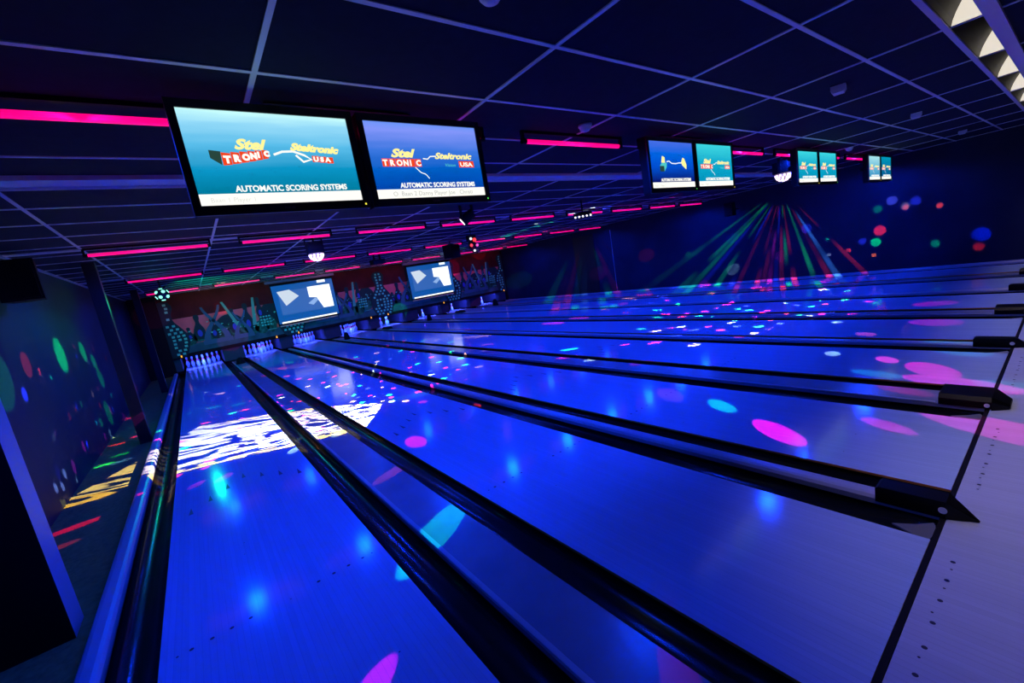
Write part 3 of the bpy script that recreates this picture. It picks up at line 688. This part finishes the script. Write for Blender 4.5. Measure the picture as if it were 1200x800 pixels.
def stripes_build(nt, L, M, u, v, nrm, e):
    # water-ripple slide: wavy white and yellow bands with dark gaps
    p = comb(nt, L, M('MULTIPLY', u, 11.0), M('MULTIPLY', v, 5.0))
    n = nt.nodes.new('ShaderNodeTexNoise'); n.inputs['Scale'].default_value = 1.3; n.inputs['Detail'].default_value = 1.0; n.inputs['Distortion'].default_value = 1.2; L.new(p, n.inputs['Vector'])
    wv = M('SINE', M('ADD', M('MULTIPLY', u, 78.0), M('MULTIPLY', n.outputs['Fac'], 26.0)))
    mr = nt.nodes.new('ShaderNodeMapRange'); mr.inputs[1].default_value = -.30; mr.inputs[2].default_value = .10; L.new(wv, mr.inputs[0])
    inx = M('LESS_THAN', M('ABSOLUTE', M('ADD', u, M('MULTIPLY', M('MULTIPLY', v, v), .8))), .235); iny = M('LESS_THAN', M('ABSOLUTE', M('ADD', v, .075)), .26)
    edge = M('GREATER_THAN', M('ABSOLUTE', u), .20)
    mx = nt.nodes.new('ShaderNodeMix'); mx.data_type = 'RGBA'; mx.inputs[6].default_value = (1, .80, .50, 1); mx.inputs[7].default_value = (1, .6, .03, 1); L.new(edge, mx.inputs[0]); L.new(mx.outputs[2], e.inputs[0])
    L.new(M('MULTIPLY', M('MULTIPLY', inx, iny), mr.outputs[0]), e.inputs[1])
def rays_build(freq, r0, r1, gain, seed, lim=.7):
    def f(nt, L, M, u, v, nrm, e):
        ang = M('ARCTAN2', v, u); cell = M('FLOOR', M('MULTIPLY', ang, freq)); fr = M('FRACT', M('MULTIPLY', ang, freq))
        rad = M('SQRT', M('ADD', M('MULTIPLY', u, u), M('MULTIPLY', v, v)))
        wn = nt.nodes.new('ShaderNodeTexWhiteNoise'); wn.noise_dimensions = '2D'; L.new(comb(nt, L, cell, seed), wn.inputs['Vector'])
        s = nt.nodes.new('ShaderNodeSeparateColor'); L.new(wn.outputs['Color'], s.inputs[0])
        n = nt.nodes.new('ShaderNodeTexNoise'); n.inputs['Scale'].default_value = 1.0; n.inputs['Detail'].default_value = 1
        L.new(comb(nt, L, M('MULTIPLY', cell, 7.31), M('MULTIPLY', rad, 5.0), seed), n.inputs['Vector'])
        seg = nt.nodes.new('ShaderNodeMapRange'); seg.inputs[1].default_value = .42; seg.inputs[2].default_value = .62; L.new(n.outputs['Fac'], seg.inputs[0])
        wid = M('MULTIPLY', M('SUBTRACT', 1.0, M('POWER', M('ABSOLUTE', M('SUBTRACT', M('MULTIPLY', fr, 2.0), 1.0)), 3.0)), M('LESS_THAN', s.outputs[1], .62))
        a = nt.nodes.new('ShaderNodeMapRange'); a.inputs[1].default_value = r0; a.inputs[2].default_value = r0 * 1.5; L.new(rad, a.inputs[0])
        b = nt.nodes.new('ShaderNodeMapRange'); b.inputs[1].default_value = r1; b.inputs[2].default_value = r1 * .5; L.new(rad, b.inputs[0])
        col = ramp(nt, L, s.outputs[0], [(0, RED), (.3, BLUE), (.52, GRN), (.72, PNK), (.86, (.1, .4, 1))])
        g = M('MULTIPLY', M('MULTIPLY', M('MULTIPLY', M('MULTIPLY', seg.outputs[0], wid), M('MULTIPLY', M('LESS_THAN', v, -.03), M('MULTIPLY', M('LESS_THAN', u, M('MULTIPLY', v, -lim)), M('GREATER_THAN', u, M('MULTIPLY', v, 2.2))))), M('MULTIPLY', a.outputs[0], b.outputs[0])), gain)
        L.new(col, e.inputs[0]); L.new(g, e.inputs[1])
    return f
def dome(loc, label, glow):
    r = empty('disco_dome_light', loc, label, 'disco light', 'disco dome lights')
    bm = BM(); box(bm, -.11, .11, -.11, .11, .0, .17, 0, .008); obj('body', bm, BLACKM, r)
    bm = BM(); tube(bm, (0, 0, .17), (0, 0, H - loc[2] - .004), .015, 8); box(bm, -.13, -.12, -.02, .02, .02, .22); box(bm, .12, .13, -.02, .02, .02, .22); box(bm, -.13, .13, -.02, .02, .21, .22); obj('yoke', bm, BLACKM, r)
    N = 20; bm = BM(); lathe(bm, [(.105, 0), (.102, -.02), (.09, -.055), (.065, -.085), (.035, -.1), (0.001, -.105)], N)
    m = mat('dome_shell', (.1, .05, .1), .3, 0, glow, .25); obj('dome', bm, m, r, True)
    lens = mat('dome_lens_' + ('%.1f' % glow[1]), (1, 1, 1), .3, 0, glow, 1.6)
    bm = BM()
    for ring, (rr, zz, n) in enumerate(((.099, -.03, 12), (.084, -.064, 10), (.055, -.092, 7), (.0, -.107, 1))):
        for k in range(n):
            a = 2 * PI * k / n + ring * .3; c = Vector((rr * math.cos(a), rr * math.sin(a), zz)); d = Vector((math.cos(a) * rr / .1, math.sin(a) * rr / .1, -.2 - (.099 - rr) * 10)).normalized()
            tube(bm, c, c + d * .012, .019, 8)
    obj('lenses', bm, lens, r); return r
D1 = (2.26, 6.83, 2.24); D2 = (8.13, 2.44, 2.23)
dome1 = dome(D1, 'black box disco light with glowing pinkish dome above the left projection screen', (1, .75, .95))
dome2 = dome(D2, 'black box disco light with glowing dome left of the third televisions', (1, .8, 1))
D1s = (D1[0], D1[1], D1[2] - .13); D2s = (D2[0], D2[1], D2[2] - .13)
l = spot('dome_dots', D1s, (D1[0] - .3, D1[1] + .6, 0), 130, WHT, 2600, .3, .004, dome1); gobo(l.data, dots_build(12, .22, .85, 1.1))
l = spot('dome_dots', D2s, (D2[0] + .2, D2[1] + 1.8, 0), 130, WHT, 2600, .3, .004, dome2); gobo(l.data, dots_build(9.5, .25, .9, 1.5))
# rays on the right wall
l = spot('dome_rays', (D2[0] + .12, D2[1], D2[2] - .09), (XR, 4.43, 2.36), 100, WHT, 6500, .3, .004, dome2); gobo(l.data, rays_build(17.0, .07, .8, 1.0, 2.0))

def head_light(loc, label, aim, kind='scanner'):
    r = empty('moving_head_light', loc, label, 'stage light'); d = (Vector(aim) - Vector(loc)).normalized()
    bm = BM(); tube(bm, -d * .09, d * .08, .055, 14, .065); obj('lamp_head', bm, BLACKM, r)
    bm = BM(); tube(bm, d * .081, d * .09, .045, 14); obj('lens', bm, em('head_lens', (1, .95, .85), 1.6), r)
    bm = BM(); box(bm, -.09, -.075, -.02, .02, -.02, .16); box(bm, .075, .09, -.02, .02, -.02, .16); box(bm, -.09, .09, -.03, .03, .15, .18); tube(bm, (0, 0, .18), (0, 0, H - loc[2] - .004), .016, 8); obj('yoke', bm, BLACKM, r)
    return r, Vector(loc) + d * .1
SRC = (3.42, 4.17, 2.20)
hr, hs = head_light(SRC, 'black moving head light hanging below the nearest right television', (.45, 6.0, 0))
l = spot('ripple_projection', hs, (.93, 5.80, 0), 46, WHT, 5600, .02, .004, hr); gobo(l.data, stripes_build)
RIP = l
# green ball head far left
GL = (.155, 11.25, 2.2)
r = empty('green_ball_light', GL, 'glowing green faceted ball light at the far left under the ceiling', 'disco light')
bm = BM(); bmesh.ops.create_icosphere(bm, subdivisions=2, radius=.12); obj('ball', bm, mat('dark_ball', (.01, .03, .02), .2), r)
bm = BM()
bm2 = BM(); bmesh.ops.create_icosphere(bm2, subdivisions=1, radius=.12); vs = [v.co.copy() for v in bm2.verts]; bm2.free()
for c in vs:
    if (c.normalized() - Vector((.1, -.97, -.2))).length > .45: tube(bm, c * .93, c * 1.06, .033, 8)
obj('lenses', bm, em('green_lens', (.25, 1, .7), 1.7), r)
bm = BM(); tube(bm, (0, 0, .11), (0, 0, H - GL[2] - .004), .014, 8); tube(bm, (.02, 0, .12), (.09, -.02, .16), .012, 6); obj('hanger', bm, BLACKM, r)
spot('green_glow', (GL[0] + .1, GL[1] + .16, GL[2] - .05), (3.4, 17.1, .75), 84, (0.0, 1, .45), 240, 1, .02, r)
spot('green_up', (GL[0], GL[1] - .2, GL[2]), (GL[0], GL[1] - 1.2, H), 100, (0.0, 1, .45), 3.5, 1, .02, r)
spot('green_floor', (GL[0], GL[1] - .2, GL[2] - .1), (-.3, 7, 0), 60, (0.0, 1, .35), 25, 1, .02, r)
greenl = r
# multicoloured cluster above the right screen
CL = (5.75, 7.75, 2.23)
r = empty('multi_colour_light', CL, 'small hanging light with red, pink and white lenses', 'disco light')
bm = BM(); box(bm, -.09, .09, -.06, .08, .02, .14, 0, .01); tube(bm, (0, 0, .14), (0, 0, H - CL[2] - .004), .014, 8); box(bm, -.06, .08, -.03, .06, -.16, .02, 0, .01); obj('body', bm, BLACKM, r)
for c, rr, m in (((-.06, -.075, .06), .03, em('lens_white', (.8, .9, 1), 1.2)), ((.03, -.08, .03), .045, em('lens_red', (1, .05, .01), 1.2)), ((-.07, -.075, -.08), .035, em('lens_red', (1, .05, .01), 1.2)), ((.08, -.075, -.09), .03, em('lens_pink', (1, .1, .5), 1.2)), ((-.01, -.07, -.2), .025, em('lens_white', (.8, .9, 1), 1.2))):
    bm = BM(); tube(bm, (c[0], -.061, c[2]), (c[0], -.061 - .02, c[2]), rr, 10); obj('lens', bm, m, r)
bm = BM(); box(bm, -.03, .02, -.06, 0, -.22, -.16); obj('lower_bracket', bm, BLACKM, r)
# light bar
LB = (6.62, 5.22, 2.22)
r = empty('light_bar', LB, 'slim hanging light bar with a row of five white lenses', 'stage light', None, -.84)
bm = BM(); box(bm, -.17, .17, -.03, .05, .022, .08, 0, .006); tube(bm, (0, 0, .08), (0, 0, H - LB[2] - .004), .014, 8); obj('bar', bm, BLACKM, r)
for k in range(5):
    bm = BM(); bmesh.ops.create_uvsphere(bm, u_segments=10, v_segments=6, radius=.019); bmesh.ops.translate(bm, verts=bm.verts, vec=(-.14 + .07 * k, -.03, .005)); obj('lens', bm, em('bar_lens', (1, .95, .85), 1.6), r)
l = spot('bar_rays', (LB[0] + .1, LB[1], LB[2] - .06), (XR, 11.3, 2.75), 75, WHT, 3000, .3, .004, r); gobo(l.data, rays_build(9.0, .10, .8, 1.0, 9.0))
bar = r

# ---------------------------------------------------------- coloured beams landing on floor and walls
NZ = (0, 0, 1); NX = (1, 0, 0)
F = [  # x, y, radius, colour, brightness, source
 (1.34, 1.95, .12, (0, 1, .8), .75, 3), (1.94, 3.54, .10, (1, 0, .7), 1.1, 1), (4.005, 1.535, .085, (0, 1, .85), .7, 3), (3.684, .961, .105, (1, 0, .5), 1.5, 3),
 (.62, 1.20, .075, (.9, 0, .6), .7, 3), (1.5, .42, .07, (.8, 0, .5), .12, 3), (4.09, 2.1, .11, (.45, .1, .8), .25, 3), (4.3, -.1, .17, (1, 0, .45), .6, 3), (4.1, .42, .07, (1, 0, .5), .6, 3), (5.2, .22, .15, (1, 0, .45), .8, 3), (4.85, .45, .08, (1, 0, .45), .5, 3), (5.55, .42, .15, (1, 0, .4), .9, 2),
 (5.80, .77, .08, (1, .05, .45), 1.2, 2), (5.93, 1.26, .07, (.6, 1, .8), .8, 2), (6.9, 1.2, .10, (1, .1, .5), .6, 2), (7.6, .7, .2, (.9, 0, .5), .45, 2), (5.3, .75, .09, (.0, .6, 1), .3, 3), (6.3, .35, .18, (0, .6, .9), .3, 2),
 (8.9, .9, .2, (.9, 0, .5), .4, 2), (1.46, 3.03, .07, (1, .14, .08), .32, 3), (-.55, 4.84, .05, (1, 0, .08), 1.2, 3), (-.68, 4.45, .06, (.9, .05, 0), .4, 3),
 (.104, 8.85, .08, (0, 1, .4), .45, 1), (.462, 8.775, .09, (0, 1, .5), .35, 1), (.80, 8.39, .10, (0, 1, .55), .3, 1), (1.15, 8.1, .11, (0, .8, .6), .2, 1), (-.6, 7.3, .06, (0, 1, .1), .9, 1), (-.55, 6.9, .07, (.05, .2, 1), 2.0, 1),
 (5.0, 3.1, .10, (.9, 0, .4), .5, 2), (7.2, 2.4, .12, (.9, .1, .5), .35, 2), (4.75, -.45, .14, (1, .1, .4), .35, 3), (5.2, -.2, .14, (0, .5, .7), .25, 3),
 (6.45, 2.5, .07, (1, .02, .03), .9, 2), (2.95, 4.2, .07, (1, .02, .03), .9, 1), (1.16, 6.2, .08, (0, 1, .15), .8, 1), (4.2, 7.6, .06, PNK, .9, 1), (5.4, 7.3, .06, (1, .05, .1), 1.0, 2)]
LBs = (LB[0], LB[1], LB[2] - .06)
for x, y, rr, c, lum, s in F:
    patch((D1s, D2s, LBs)[s - 1], (x, y, 0), rr, c, lum, NZ, .15, (dome1, dome2, bar)[s - 1])
RW = [(2.229, 1.57, .10, (.1, .12, .9), .35), (2.003, 1.40, .08, (.6, .65, .8), .12), (1.836, 1.48, .10, BLUE, .30), (1.95, 1.28, .0, RED, 0), (2.477, 1.435, .09, (0, 1, .4), .10), (2.449, .95, .12, (1, .02, .05), .8), (2.205, 1.227, .0, RED, 0),
      (2.774, .754, .08, BLUE, .35), (2.53, .69, .105, (0, 1, .25), .5), (3.042, .569, .055, RED, .7), (2.567, .40, .05, (1, .12, .02), .8), (1.531, .51, .08, (0, .8, .3), .22), (.862, .60, .14, (0, .02, .9), .35), (.895, .36, .09, RED, .25),
      (1.466, 1.30, .06, (1, .06, .05), .55), (2.0, 1.37, .055, RED, .55), (3.46, .9, .05, (0, .9, .4), .25), (3.45, .52, .05, (.5, .6, .8), .25), (3.9, 1.25, .12, BLUE, .3)]
for y, z, rr, c, lum in RW:
    if rr > 0: patch(D2s, (XR, y, z), rr, c, lum * 14, NX, .25, dome2)
LWL = [(7.445, 1.387, .17, (0, 1, .12), .42), (8.803, 1.36, .12, (0, 1, .12), .25), (9.371, 1.155, .10, (0, 1, .12), .14), (9.477, .865, .12, (0, 1, .15), .10), (9.158, .315, .14, (0, 1, .1), .08), (6.013, 1.375, .10, (1, .04, .02), .12), (6.35, 1.27, .05, RED, .5), (6.697, 1.169, .025, (0, 1, .3), .6),
       (5.652, 1.108, .08, BLUE, .5), (5.20, 1.30, .20, (0, .9, .3), .03), (7.255, .682, .06, RED, .1), (8.1, .344, .03, (0, 1, .4), .4), (7.207, .229, .05, BLUE, .5), (8.3, 1.32, .03, BLUE, .5), (8.35, 1.45, .03, RED, .4), (10.57, 1.134, .03, RED, .2), (9.7, 1.35, .03, RED, .3), (9.9, .5, .04, (0, 1, .4), .25), (9.6, .3, .05, BLUE, .4), (9.0, .75, .04, RED, .3)]
for y, z, rr, c, lum in LWL: patch(D1s, (XL, y, z), rr * (1.4 if rr > .09 else .9), c, lum * 30, NX, .3, dome1)
for y, z in ((5.75, .12), (5.55, .17), (5.95, .2)): patch(tuple(hs), (XL, y, z), .05, (.8, .8, 1), 6, NX, .3, hr)
# edge of the near post
patch(tuple(GL), (-.345, 7.7, 1.5), .16, (0, 1, .2), .5, NX, .8, greenl)
for x, y, lum in ((1.22, 6.9, 50), (1.24, 5.0, 90), (1.2, 5.5, 60), (-.1, 4.6, 10)):
    patch(tuple(GL), (x, y, -.09), .07, (0, 1, .12), lum, NZ, .6, greenl)  # added beams standing in for green reflections in the glossy gutters
